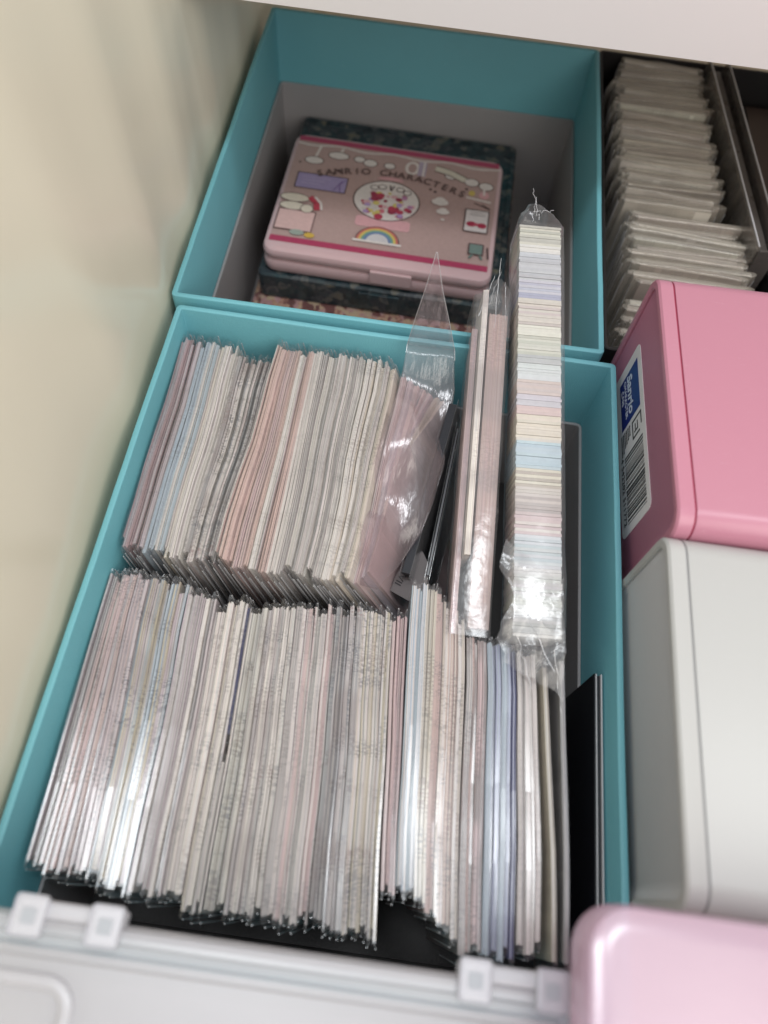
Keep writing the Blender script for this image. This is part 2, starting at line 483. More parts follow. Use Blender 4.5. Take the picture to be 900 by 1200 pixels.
def pack(A, B, t, h, lean, cols, seed, ink, block, label, group, far=0.005, near=0.005, crump=0.0, name='sleeved_paper_pack', filmmat=None, cant=0.0):
    """A, B: middle of the top edge at its two ends; the pack hangs down h below it, leaning by lean"""
    A = Vector(A); B = Vector(B)
    Lg = (B - A).length
    mid = (A + B) / 2
    yax = (A - B).normalized()
    xax = Vector((yax.y, -yax.x, 0)).normalized()
    zax = xax.cross(yax)
    q = Matrix.Rotation(-lean, 3, yax)
    xa = q @ xax; za = q @ zax
    M3 = Matrix((xa, yax, za)).transposed().to_4x4()
    root = thing(name, label, 'paper pack', mid - za * h, group)
    root.rotation_euler = M3.to_euler()
    mb = MB()
    n = max(3, min(9, round(t / 0.0004)))
    NS = 6
    main = random.choice(cols)
    def bw(y): return noise.noise(Vector((mid.x * 22, (mid.y + y) * 26, 3.3))) * 0.0013
    bow = [bw(lerp(-Lg / 2, Lg / 2, k / NS)) + random.uniform(-1, 1) * 0.00008 for k in range(NS + 1)]
    st = t / n
    for i in range(n):
        c = jit(main if random.random() < 0.7 else random.choice(cols), 0.07)
        if random.random() < 0.07: c = tuple(k * 0.5 for k in c)
        mb.cur = c
        mb.pat = (seed, ink * random.uniform(0.4, 1.0), block)
        x0 = -t / 2 + i * st; g = st * random.choice((0.01, 0.03, 0.03, 0.10))
        zt = h + random.uniform(-0.0005, 0.0002)
        ya = -Lg / 2 + random.uniform(0, 0.0008); yb = Lg / 2 - random.uniform(0, 0.0008)
        L = []
        for k in range(NS + 1):
            y = lerp(ya, yb, k / NS)
            dz = zt + random.uniform(-0.0001, 0.0001)
            L.append([(x0 + g + bow[k], y, 0.0006), (x0 + st - g + bow[k], y, 0.0006), (x0 + st - g + bow[k], y, dz), (x0 + g + bow[k], y, dz)])
        mb.loops(L, True, True, True)
    mb.build('paper_stack', PAPER, root, attrs=True)
    # sleeve: a flat pouch, a bit longer than the paper, pinched at both ends
    mb = MB()
    w = t / 2 + 0.00005
    far *= random.uniform(0.5, 1.25); near *= random.uniform(0.5, 1.25)
    ys = [-Lg / 2 - near, -Lg / 2 - near * 0.75, -Lg / 2 - 0.0006, -Lg / 4, 0, Lg / 4, Lg / 2 + 0.0006, Lg / 2 + far * 0.75, Lg / 2 + far]
    tx = random.uniform(-0.0007, 0.0007); fx = random.uniform(-0.0007, 0.0007)
    ws = [0.00008, w * 0.45, w, w, w, w, w, w * 0.45, 0.00008]
    xs = [q0 + bw(yy) for q0, yy in zip([tx, tx * 0.6, 0, 0, 0, 0, 0, fx * 0.6, fx], ys)]
    tops = [h - 0.002 + random.uniform(-0.002, 0.001)] + [h + 0.0009 + random.uniform(-0.0003, 0.0006) for _ in range(7)] + [h - 0.002 + random.uniform(-0.002, 0.001)]
    L = []
    for y, ww, xx, zt in zip(ys, ws, xs, tops):
        L.append([(xx - ww, y, 0.0001), (xx - ww, y, zt - 0.0003), (xx - ww * 0.8, y, zt), (xx + ww * 0.8, y, zt - cant * ww * 1.6), (xx + ww, y, zt - 0.0003 - cant * ww * 1.6), (xx + ww, y, 0.0001)])
    mb.loops(L, False)
    sl = mb.build('plastic_sleeve', filmmat or FILM, root)
    # welded end seams, the bright hair lines that stick out past the paper
    for yy, xx, zt in ((ys[0], xs[0], tops[0]), (ys[-1], xs[-1], tops[-1])):
        mb = MB(); r = 0.00017
        mb.box(xx - r, xx + r, yy - r, yy + r, h * 0.45, zt + 0.0004)
        mb.build('seam', EDGEF, sl)
    return root

WHT = (0.69, 0.64, 0.61); CRM = (0.66, 0.59, 0.51); GRY = (0.36, 0.35, 0.35); PNK = (0.60, 0.46, 0.45)
RSE = (0.45, 0.31, 0.32); BLU = (0.42, 0.49, 0.55); PEA = (0.61, 0.45, 0.41); SAG = (0.55, 0.53, 0.49)
MAU = (0.51, 0.435, 0.455); LAV = (0.42, 0.45, 0.58); NAV = (0.03, 0.035, 0.12); YEL = (0.56, 0.50, 0.38); ASH = (0.55, 0.51, 0.495)

ORD = ['first', 'second', 'third', 'fourth', 'fifth', 'sixth', 'seventh', 'eighth', 'ninth', 'tenth', 'eleventh', 'twelfth'] + ['thirteenth', 'fourteenth', 'fifteenth', 'sixteenth', 'seventeenth', 'eighteenth', 'nineteenth', 'twentieth'] + ['twenty-' + w for w in ('first', 'second', 'third', 'fourth', 'fifth', 'sixth', 'seventh', 'eighth', 'ninth')] + ['thirtieth'] + ['thirty-' + w for w in ('first', 'second', 'third', 'fourth')]
def place(i, n, side='left'):
    return '' if n == 1 else ', ' + ORD[i] + ' from ' + side
CANT = {'mauve-grey': .19, 'mottled': .15, 'pale': .02, 'smooth': 0.0, 'deep': 0.0, 'plain': 0.0, 'pinkish': -.03, 'creamy': -.06}   # sleeve top slopes, shaped per batch to steer the lamp glare
def row(name, clusters, zt0, rowword):
    for (a0, b0, a1, b1, n, cols, ink, block, lean0, lean1, dz, lab) in clusters:
        if n > 2: n = round(n * 1.3)
        seed = random.random()
        ts = [random.choice((0.45, 0.7, 0.9, 1.1, 1.4, 1.9)) for _ in range(n)]
        tot = sum(ts); acc = 0
        for i in range(n):
            f0 = acc / tot; acc += ts[i]; f1 = acc / tot; f = (f0 + f1) / 2
            ax = lerp(a0[0], a1[0], f); ay = lerp(a0[1], a1[1], f) - random.choice((0, .0006, .0012, .002, .0038))
            bx = lerp(b0[0], b1[0], f); by = lerp(b0[1], b1[1], f) + random.choice((-.001, 0, .0008, .0016, .003))
            wid = min(lerp(a0[0], a1[0], f1) - lerp(a0[0], a1[0], f0), lerp(b0[0], b1[0], f1) - lerp(b0[0], b1[0], f0))
            t = max(0.0007, wid * 0.99)
            z = zt0 + dz + random.uniform(-0.0014, 0.0012)
            lean = R(lerp(lean0, lean1, f))
            h = (z - IN) / math.cos(lean) - 0.0016
            pack((ax, ay, z), (bx, by, z), t, h, lean, cols, seed + random.uniform(-0.02, 0.02) * (random.random() < 0.5), ink, block,
                 lab + place(i, n), name + ': ' + lab, cant=CANT.get(lab.split()[0], -0.15) + random.gauss(0, .04 if lab.split()[0] in CANT else .05), far=.004 if rowword == 'back row' else .003, near=.0024 if rowword == 'back row' else .0024)

# rows are given as top-edge break points (far end, near end)
Z1 = -0.0115
row('back row', [
 ((.0082, -.0145), (.0100, -.1200), (.0170, -.0135), (.0192, -.1215), 6, [RSE, RSE, MAU], .35, .3, 3, 4, 0, 'dusky rose pack by the left wall of the back row'),
 ((.0170, -.0135), (.0192, -.1215), (.0262, -.0140), (.0280, -.1220), 5, [BLU, BLU, ASH], .35, .0, 4, 5, 0, 'pale blue pack in the back row'),
 ((.0262, -.0140), (.0280, -.1220), (.0340, -.0145), (.0345, -.1220), 4, [CRM, WHT], .2, .0, 5, 6, 0, 'cream pack right of the blue ones in the back row'),
 ((.0340, -.0185), (.0345, -.1225), (.0520, -.0200), (.0478, -.1225), 9, [ASH, WHT, GRY], 1.0, .55, 6, 8, -.0005, 'short grey pack with printed edge in the back row'),
 ((.0525, -.0135), (.0480, -.1225), (.0720, -.0130), (.0722, -.1240), 11, [PEA, PEA, PNK, WHT], .3, .1, 9, 13, .003, 'peach pink pack in the middle of the back row'),
 ((.0720, -.0130), (.0722, -.1240), (.0900, -.0130), (.0880, -.1240), 9, [SAG, WHT, ASH], .25, .1, 13, 17, .004, 'grey-white pack right of the peach ones in back row'),
 ((.0900, -.0130), (.0880, -.1240), (.1075, -.0140), (.1015, -.1230), 8, [CRM, WHT, WHT], .5, .0, 17, 20, .004, 'ivory pack just left of the wavy clear bag'),
], Z1, 'back row')
Z2 = -0.0150
row('front row', [
 ((.0090, -.1300), (.0105, -.2350), (.0230, -.1295), (.0300, -.2365), 9, [MAU, ASH, PNK], .8, .25, 3, 3, 0, 'mauve-grey pack at the left end of the front row'),
 ((.0230, -.1295), (.0300, -.2365), (.0400, -.1310), (.0460, -.2385), 9, [ASH, MAU, BLU, YEL], .9, .35, 3, 3, 0, 'mottled grey pack right of the mauve front-row packs'),
 ((.0400, -.1310), (.0460, -.2385), (.0520, -.1350), (.0575, -.2395), 6, [WHT, MAU, ASH], .3, .2, 3, 3, 0, 'pale lilac-white pack in the left half of the front row'),
 ((.0520, -.1365), (.0575, -.2395), (.0640, -.1345), (.0690, -.2415), 6, [WHT, CRM, WHT], .55, .0, 3, 3, 0, 'clean white pack left of the navy streak in front row'),
 ((.0640, -.1345), (.0664, -.1860), (.0656, -.1345), (.0680, -.1860), 1, [NAV, GRY, NAV], .9, .0, 3, 3, -.0004, 'short navy streaked pack in the back half of the front row'),
 ((.0656, -.1345), (.0700, -.2415), (.0665, -.1345), (.0712, -.2415), 1, [ASH, WHT], .4, .0, 3, 3, 0, 'thin pale pack touching the right of the short navy pack'),
 ((.0667, -.1905), (.0690, -.2415), (.0683, -.1905), (.0700, -.2415), 1, [WHT], .1, .0, 3, 3, .0006, 'short bright white pack in front of the short navy pack'),
 ((.0665, -.1345), (.0712, -.2415), (.0830, -.1340), (.0900, -.2410), 8, [SAG, WHT, ASH], .8, .3, 3, 3, 0, 'greenish white pack right of the front-row navy streak'),
 ((.0830, -.1340), (.0900, -.2410), (.0975, -.1310), (.1045, -.2400), 7, [PNK, WHT, ASH], .5, .2, 3, 2, 0, 'pink-tinged white pack in the middle of the front row'),
 ((.0975, -.1310), (.1045, -.2400), (.1085, -.1305), (.1165, -.2400), 6, [GRY, ASH, GRY], 1.0, .6, 2, 2, 0, 'dark grey pack with black edge lines in front row'),
 ((.1085, -.1305), (.1165, -.2410), (.1205, -.1305), (.1275, -.2425), 6, [YEL, CRM, WHT], .9, .2, 2, 2, 0, 'yellowish cream pack left of the front-row rose packs'),
 ((.1205, -.1320), (.1275, -.2290), (.1262, -.1310), (.1322, -.2290), 3, [PNK, RSE, PNK], .3, .0, 2, 1, 0, 'rose pink pack left of the blue front-row packs'),
 ((.1262, -.1180), (.1322, -.2275), (.1325, -.1165), (.1385, -.2270), 4, [BLU, WHT, BLU], .2, .0, 1, 1, .002, 'pale blue and white pack pushed back in front row'),
 ((.1325, -.1165), (.1385, -.2270), (.1480, -.1300), (.1540, -.2420), 8, [CRM, PEA, WHT], .7, .1, 1, 1, .001, 'creamy peach pack stepping forward in the front row'),
 ((.1490, -.1360), (.1545, -.2430), (.1570, -.1372), (.1625, -.2420), 4, [PNK, PEA, ASH], .6, .9, 0, 0, 0, 'pinkish pack with grey printed blocks left of the lavender packs'),
 ((.1572, -.1375), (.1628, -.2420), (.1665, -.1370), (.1715, -.2420), 5, [LAV, LAV, BLU], .1, .0, 0, 0, 0, 'smooth lavender blue pack in the front row'),
 ((.1667, -.1390), (.1717, -.2420), (.1688, -.1390), (.1738, -.2420), 1, [NAV, LAV, NAV], .0, .0, 0, 0, -.001, 'deep navy pack beside the lavender packs'),
 ((.1690, -.1390), (.1742, -.2410), (.1765, -.1395), (.1820, -.2390), 3, [WHT, SAG, WHT], .2, .0, -1, -2, 0, 'plain white pack right of the navy pack'),
], Z2, 'front row')
def single(A, B, t, lean, cols, lab, ink=.1):
    z = A[2]
    lean = R(lean)
    pack(A, B, t, (z - IN) / math.cos(lean) - 0.0016, lean, cols, random.random(), ink, 0, lab, None)
single((.1795, -.1450, -.0125), (.1858, -.2410, -.0125), .0017, -2, [WHT, CRM], 'lone thin white pack standing apart right of the white packs')
single((.1856, -.1420, -.0105), (.1892, -.2410, -.0115), .0019, -1, [ASH, GRY], 'thin grey edged pack next to the black folder')

# black folder against the right wall
t = thing('black_folder', 'black folder with pale edges standing against the right inner wall', 'folder', (0.2005, -0.195, IN))
mb = MB(); mb.box(-0.0007, 0.0007, -0.047, 0.05, 0.0004, 0.0935); mb.build('board', BLACKGLOSS, t)
for x in (-0.0014, 0.0011):
    mb = MB(); mb.box(x - 0.00025, x + 0.00025, -0.0475, 0.0505, 0.0002, 0.0945); mb.build('cover', EDGEW if x > 0 else BLACKGLOSS, t)
mb = MB(); mb.box(-0.0011, -0.0007, -0.0475, 0.0505, 0.0938, 0.0946); mb.build('edge_strip', EDGEW, t)

# ------------------------------------------------------------------ loose clear bag, rose packs and dark sleeves behind the pale blue packs
for i in range(7):
    f = i / 6
    A = (lerp(.1110, .1310, f), -.0200 - .006 * f, -0.010 - .006 * f)
    B = (lerp(.1035, .1140, f), -.1225 + 0.020 * f + (0.045 if i > 2 else 0), -0.012 - .010 * f)
    lean = R(lerp(21, 25, f))
    z = (A[2] + B[2]) / 2
    pack(A, B, .0022, (z - IN) / math.cos(lean) - 0.004, lean, [ASH, PNK, MAU] if i < 5 else [CRM, ASH], 0.3 + .03 * i, .3, .2,
         'dusty pink pack inside the wavy clear bag' + place(i, 7), 'packs inside the wavy clear bag', 0.003, 0.003)

# two dark sleeves standing right of the wavy bag
def dark_sleeve(A, B, t, lab, lean):
    A = Vector(A); B = Vector(B); h = 0.06
    yax = (A - B).normalized(); xax = Vector((yax.y, -yax.x, 0)).normalized(); zax = xax.cross(yax)
    q = Matrix.Rotation(-R(lean), 3, yax)
    M4 = Matrix((q @ xax, yax, q @ zax)).transposed().to_4x4()
    root = thing('dark_sleeve', lab, 'sleeve', (A + B) / 2 - (q @ zax) * h)
    root.rotation_euler = M4.to_euler()
    L = (A - B).length / 2
    mb = MB(); mb.box(-t / 2, t / 2, -L, L, 0, h); mb.build('card', BLACKGLOSS, root, bevel=0.0001)
    for s in (-1, 1):
        mb = MB(); mb.box(s * (t / 2 + 0.0005) - 0.00012, s * (t / 2 + 0.0005) + 0.00012, -L - 0.002, L + 0.002, 0.0005, h + 0.0012)
        mb.build('cover', BAGF, root)
dark_sleeve((.1345, -.0330, -.008), (.1235, -.1090, -.026), .0035, 'dark sleeve right of the wavy clear bag, doubling as its shaded hollow', 12)  # sleeve widened and lengthened; its black stands in for shade inside the bag
dark_sleeve((.1385, -.0400, -.016), (.1330, -.1070, -.030), .0010, 'dark sleeve with a pale lower edge beside the pink pads', 4)

# wavy clear bag with its pointed corner standing up
t = thing('clear_bag', 'wavy loose clear bag with a pointed corner standing up above the rim', 'bag', (0.118, -0.06, -0.06))
O = Vector((0.118, -0.06, -0.06))
def sheet(mb, rows, nu, off):
    L = []
    for r in rows:
        a, b = Vector(r[0]), Vector(r[1]); amp = r[2]
        l = []
        for j in range(nu + 1):
            p = a.lerp(b, j / nu)
            w = noise.noise(Vector((p.x * 55, p.y * 42, 1.7 + off))) * amp
            l.append(p + Vector((w * 0.3, w * 0.4, w)) - O)
        L.append(l)
    mb.loops(L, False)
base_rows = [((.1175, -.0065, .0520), (.1179, -.0065, .0520), 0), ((.1153, -.0085, .034), (.1225, -.0085, .034), .0003), ((.1128, -.0100, .018), (.1275, -.0100, .018), .0006),
             ((.1108, -.0130, .004), (.1320, -.0130, .004), .001), ((.1105, -.0260, -.003), (.1345, -.0270, -.006), .006), ((.1075, -.0420, -.005), (.1350, -.0440, -.010), .009),
             ((.1050, -.0600, -.006), (.1340, -.0620, -.013), .011), ((.1030, -.0780, -.0075), (.1310, -.0790, -.017), .011), ((.1020, -.0960, -.0085), (.1265, -.0950, -.022), .010), ((.1030, -.1100, -.010), (.1195, -.1080, -.026), .007), ((.1060, -.1220, -.013), (.1125, -.1200, -.022), .004)]
def refine(rows, k):
    out = []
    for i in range(len(rows) - 1):
        for j in range(k):
            f = j / k; a, b = rows[i], rows[i + 1]
            out.append((Vector(a[0]).lerp(Vector(b[0]), f), Vector(a[1]).lerp(Vector(b[1]), f), lerp(a[2], b[2], f)))
    out.append(rows[-1]); return out
rws = refine(base_rows, 4)
mb = MB(); sheet(mb, rws[:13], 10, 0); mb.build('corner_flap', HAZEF, t, smooth=True, solid=0.0001)
mb = MB(); sheet(mb, rws[12:], 26, 0); mb.build('film', HAZEF, t, smooth=True, solid=0.0001)
mb = MB()
mb.tube([Vector(r[0]) - O for r in rws[:14]], 0.00016, 4); mb.tube([Vector(r[1]) - O for r in rws[:14]], 0.00016, 4)
mb.build('edge', EDGEF, t)

# small tilted card with printed letters
t = thing('lettered_card', 'small grey card with black letters tucked below the wavy clear bag', 'card', (0.1245, -0.1035, -0.034))
d = Vector((0.0075, 0.0165, 0.004)).normalized(); nrm = Vector((-0.35, -0.25, 0.9)); nrm = (nrm - d * nrm.dot(d)).normalized(); bi = nrm.cross(d)
M4 = Matrix((d, bi, nrm)).transposed().to_4x4()
mb = MB()
L = []
for z in (-0.0002, 0.0002):
    L.append([M4 @ Vector((x, y, z)) for x, y in ((-.012, -.010), (.004, -.010), (.0095, -.002), (.0105, .003), (.0085, .0035), (0.002, .0033), (-.006, .0030), (-.012, .0016))])
mb.loops(L, True, True, True); mb.build('sheet', plain('grey_print_card', (0.15, 0.135, 0.135), 0.5), t)
text_mesh('lettering', 'IIAHV', 0.0042, INK, t, M4 @ Matrix.Translation((-.0085, -.0013, 0.00035)), bold=0.00007, space=1.05)

# ------------------------------------------------------------------ tall bag of stacked note cards leaning over the rim
def frame(near, far):
    near = Vector(near); far = Vector(far)
    y = (far - near).normalized(); x = Vector((y.y, -y.x, 0)).normalized(); z = x.cross(y)
    M4 = Matrix((x, y, z)).transposed().to_4x4(); M4.translation = near
    return M4, (far - near).length
NEAR, FAR = (.1735, -.1385, .0005), (.1622, .0420, .0300)
M4, LEN = frame(NEAR, FAR)
CW, CH = 0.0186, 0.0190
t = thing('bagged_card_stack', 'long stack of pastel striped note cards in a clear bag leaning over the rim', 'card stack', (0, 0, 0))
t.matrix_world = M4 @ Matrix.Translation((0, 0, -CH))
sec = [  # fraction along the stack, seen from the far end, and the card colours there
 (0.00, [(.62, .60, .48), (.50, .49, .40)]), (0.055, [(.70, .69, .62)]), (0.08, [(.46, .48, .50), (.52, .54, .57)]), (0.16, [(.44, .45, .56), (.52, .53, .60)]), (0.19, [(.36, .37, .52)]),
 (0.21, [(.62, .57, .48), (.55, .47, .43)]), (0.28, [(.70, .69, .57)]), (0.305, [(.50, .52, .42), (.60, .61, .50)]), (0.36, [(.44, .47, .46)]), (0.38, [(.58, .63, .62)]),
 (0.42, [(.62, .49, .44), (.58, .48, .46)]), (0.46, [(.52, .50, .55)]), (0.485, [(.64, .46, .43)]), (0.505, [(.68, .60, .47)]), (0.565, [(.66, .61, .52)]), (0.575, [(.40, .55, .62), (.42, .56, .62)]),
 (0.635, [(.62, .57, .44), (.44, .38, .30)]), (0.68, [(.56, .50, .44), (.42, .36, .33)]), (0.735, [(.56, .43, .42), (.64, .58, .52)]), (0.785, [(.46, .54, .57), (.55, .58, .60)]), (0.86, [(.62, .60, .60), (.58, .60, .55)]), (0.95, [(.60, .60, .58), (.48, .50, .48)])]
n = 140; stp = LEN / n
meshes = {}
for i in range(n):
    f = 1 - (i + 0.5) / n
    cs = [s for s in sec if s[0] <= f + 1e-6][-1][1]
    mb = MB(); cc = cs[i % len(cs)] if random.random() < 0.75 else random.choice(cs); g = sum(cc) / 3; mb.cur = jit(tuple(lerp(k, g, .25) for k in cc), 0.05)
    ww = CW / 2 - random.uniform(0, 0.0004)
    ch = CH - random.uniform(0, 0.0005)
    mb.box(-ww, ww, i * stp + stp * 0.01, (i + 1) * stp - stp * random.choice((0.01, 0.02, 0.08)), 0, ch)
    mb.build('note_card', CARDS, t, attrs=True)
def tunnel(pts, nseg, seed, wob, cap=False):
    """film wrapped round a section: list of (y, x0, x1, z0, z1, r)"""
    mb = MB(); L = []
    for (y, x0, x1, z0, z1, r, wb) in pts:
        l = []
        for (a, b) in rrect(x0, x1, z0, z1, r, 5):
            q = Vector((a, y, b)); w = noise.noise(q * 160 + Vector((seed, 0, 0))) * wb + noise.noise(q * 420 + Vector((seed, 3, 0))) * wb * 0.5
            cx, cz = (x0 + x1) / 2, (z0 + z1) / 2
            dd = Vector((a - cx, 0, b - cz)).normalized()
            l.append(q + dd * w + Vector((0, noise.noise(q * 200 + Vector((0, seed, 9))) * wb, 0)))
        L.append(l)
    mb.loops(L, True)
    return mb
e = 0.0008; hw = CW / 2 + e
pts = []
for k in range(9):   # gathered tail at the near end
    f = k / 8; y = -0.016 + 0.016 * f; s = lerp(0.42, 1, f ** 0.7)
    pts.append((y, lerp(.004, 0, f) - hw * s, lerp(.004, 0, f) + hw * s, lerp(-.004, -e, f), lerp(0.004, CH + e, f ** 0.8), 0.0016, lerp(.0035, .0016, f)))
for k in range(1, 26):
    f = k / 25
    pts.append((LEN * f, -hw, hw + 0.0007, -e, CH + e, 0.0018, lerp(0.0012, 0.0002, min(1, f * 3.2))))
for k in range(1, 9):   # gathered tip at the far end
    f = k / 8; s = lerp(1, .12, f ** 1.6)
    pts.append((LEN + 0.016 * f, -hw * s - .002 * f, hw * s - .002 * f, lerp(-e, CH * .5, f), lerp(CH + e, CH * .75, f ** 1.4), 0.0016 * s + 0.0002, lerp(.0003, .0022, f)))
fm = tunnel(pts, 0, 4.0, 0).build('bag_film', BAGF, t, smooth=True)
mb = MB()
def wig(a, b, n, amp, s):
    return [Vector(a).lerp(Vector(b), k / n) + Vector((noise.noise(Vector((k * .7, s, 0))), noise.noise(Vector((k * .7, s, 5))), noise.noise(Vector((k * .7, s, 9))))) * amp for k in range(n + 1)]
for a, b, s in (((-.004, LEN + .001, CH + .001), (-.001, LEN + .019, CH * .8), 1), ((.006, LEN + .009, CH), (-.005, LEN + .006, CH + .0006), 2), ((-.001, LEN + .002, CH + .0012), (-.003, LEN + .022, CH * .9), 3)):
    mb.tube(wig(a, b, 10, .0016, s), 0.00013, 4)
mb.build('crease', EDGEF, fm)
mb = MB()
for a, b, s in (((-.011, .022, CH - .001), (.006, -.012, CH + .001), 5), ((.006, -.004, CH + .001), (.0105, -.026, CH - .006), 6), ((-.004, .008, CH + .001), (.009, .002, CH + .001), 7), ((-.009, .006, CH), (-.001, -.018, CH - .004), 8)):
    mb.tube(wig(a, b, 10, .0014, s), 0.00016, 4)
mb.build('crease', EDGEF, fm)
# crumpled flap folded back over the near end
mb = MB(); L = []
for j in range(17):
    v = j / 16; l = []
    for i in range(15):
        u = i / 14
        w0 = noise.noise(Vector((v * 3.1, 0, 4))) * .006; w1 = noise.noise(Vector((u * 3.3, 8, 1))) * .014
        p = Vector((lerp(-.0125 + w0 - .004 * v * (1 - v), .0095, u), lerp(.036 - .016 * u + w1, -.010 - .010 * u - w1 * .5, v), CH + .0013))
        w = noise.noise(p * 90) * .0034 + noise.noise(p * 210) * .0008
        l.append(p + Vector((noise.noise(p * 190 + Vector((3, 1, 2))) * .002, 0, abs(w) + (.001 if u < .25 else 0) - .006 * max(0, v - .6))))
    L.append(l)
mb.loops(L, False)
mb.build('flap', film('crumpled_flap', refl=0.9, base=0.015, rough=0.2, haze=0.07, hazecol=(0.8, 0.78, 0.79), bump=0.2, bscale=(220, 220, 220)), fm, smooth=True)

# ------------------------------------------------------------------ pink pads in a clear bag, left of the tall stack
NEAR2, FAR2 = (.1500, -.1370, -.010), (.1455, .0080, .0150)
M4b, LEN2 = frame(NEAR2, FAR2)
t = thing('bagged_pads', 'pair of dusty pink pads in a clear bag left of the striped stack', 'pads', (0, 0, 0))
PH = 0.018
t.matrix_world = M4b @ Matrix.Translation((0, 0, -PH))
PADC = plain('pad_pink', (0.52, 0.36, 0.34), 0.5, 0.12, 70)
def padmesh(x0, x1, y0, y1, h, cols, nm, mat_side):
    mb = MB(); n = max(3, round((x1 - x0) / 0.0006)); st = (x1 - x0) / n
    for i in range(n):
        mb.cur = jit(random.choice(cols), .07); mb.pat = (.4, .25, .5)
        mb.box(x0 + i * st + st * .01, x0 + (i + 1) * st - st * .02, y0 + random.uniform(0, .0005), y1 - random.uniform(0, .0005), 0, h - random.uniform(0, .0004))
    return mb.build(nm, PAPER, t, attrs=True)
padmesh(-.0075, -.0050, 0, LEN2 - .012, PH - .004, [PNK, (.56, .42, .42)], 'pad', None)
padmesh(-.0046, -.0022, .03, LEN2 + .004, PH + .003, [(.70, .66, .60), (.64, .58, .54)], 'pad', None)
padmesh(-.0008, .0072, .002, LEN2 - .006, PH, [(.47, .33, .30), (.46, .34, .31), (.50, .38, .35)], 'pad', None)
pts = []
for k in range(0, 19):
    f = k / 18
    pts.append((-.001 + (LEN2 + .001) * f, -.0086, .0080, -e, PH + .001 + .003 * f, 0.0015, .0006))
for k in range(1, 9):
    f = k / 8; s = lerp(1, .25, f ** 1.3)
    pts.append((LEN2 + 0.013 * f, .002 * f - .0085 * s + .002, .002 * f + .0085 * s, lerp(-e, PH * .5, f), lerp(PH + .004, PH * .95, f), 0.0014 * s, lerp(.0006, .002, f)))
fm = tunnel(pts, 0, 11.0, 0).build('bag_film', BAGF, t, smooth=True)
mb = MB()
for a, b, s in (((-.002, LEN2 - .004, PH + .003), (.003, LEN2 + .016, PH), 1), ((.006, LEN2 - .010, PH + .002), (.005, LEN2 + .010, PH + .001), 2), ((-.006, LEN2 - .01, PH + .003), (0, LEN2 + .012, PH + .002), 3), ((.001, LEN2 - .015, PH + .003), (.002, LEN2 + .02, PH + .004), 4)):
    mb.tube(wig(a, b, 10, .0018, s + 20), 0.00012, 4)
mb.build('crease', EDGEF, fm)

# ------------------------------------------------------------------ cases in the far box
FB = IN   # floor of the far box lining
CLEARC = plain('clear_case_side', (0.30, 0.38, 0.40), 0.2, 0.2, 60)
def flat_case(lab, cx, cy, rz, w, d, z0, h, mat, rimmat):
    t = thing('flat_case', lab, 'case', (cx, cy, z0)); t.rotation_euler = (0, 0, R(rz))
    prof = [(0, 0), (0, h - .0012), (.0012, h), (.004, h), (.004, 0)]
    shell(-w / 2, w / 2, -d / 2, d / 2, prof, .004, 4).build('frame', rimmat, t, smooth='auto')
    mb = MB(); mb.box(-w / 2 + .0042, w / 2 - .0042, -d / 2 + .0042, d / 2 - .0042, .001, h - .0006); mb.build('picture_sheet', mat, t)
    mb = MB(); mb.box(-.012, .012, -d / 2 - .0012, -d / 2 - .0001, .003, h - .003); mb.build('catch', rimmat, t, bevel=.0004)
    return t
COL1 = collage('night_collage', [(.010, .014, .020), (.02, .03, .035), (.015, .04, .05), (.05, .07, .075), (.012, .02, .03), (.10, .11, .12), (.16, .14, .08)], 210)
COL2 = collage('rose_collage', [(.015, .012, .015), (.22, .09, .08), (.03, .025, .03), (.42, .20, .16), (.40, .36, .22), (.30, .12, .16), (.45, .33, .30)], 250)
flat_case('flat clear case with rosy printed front at the bottom of the far box', .0900, .1440, -1, .150, .164, FB + .0002, .0290, COL2, COL2)
flat_case('flat clear case with dark picture directly under the pink case', .0905, .1525, -1, .144, .146, FB + .0294, .0172, COL1, COL1)
CZ = -.0608
t = thing('picture_case', 'dusty pink plastic case with a cartoon sweets print on its lid', 'case', (.0872, .1328, CZ))
t.rotation_euler = (0, 0, R(-1.2))
CWD, CDP, CHT = .1310, .1030, .0163
def rounded_slab(w, d, z0, z1, r, e, n=5):
    mb = MB(); L = []
    for o, z in ((e, z0), (e * .3, z0 + e * .3), (0, z0 + e), (0, z1 - e), (e * .3, z1 - e * .3), (e, z1)):
        L.append([(a, b, z) for a, b in rrect(-w / 2 + o, w / 2 - o, -d / 2 + o, d / 2 - o, r, n)])
    mb.loops(L, True, True, True); return mb
rounded_slab(CWD, CDP, 0, .0085, .007, .002).build('case_base', CASEP, t, smooth='auto')
lid = rounded_slab(CWD, CDP, .0090, CHT, .007, .0025).build('lid', CASEP, t, smooth='auto')
mb = MB(); mb.box(-.003, .021, -CDP / 2 - .0016, -CDP / 2 + .0001, .004, .0125); mb.build('clasp', CASEP, t, bevel=.0006)
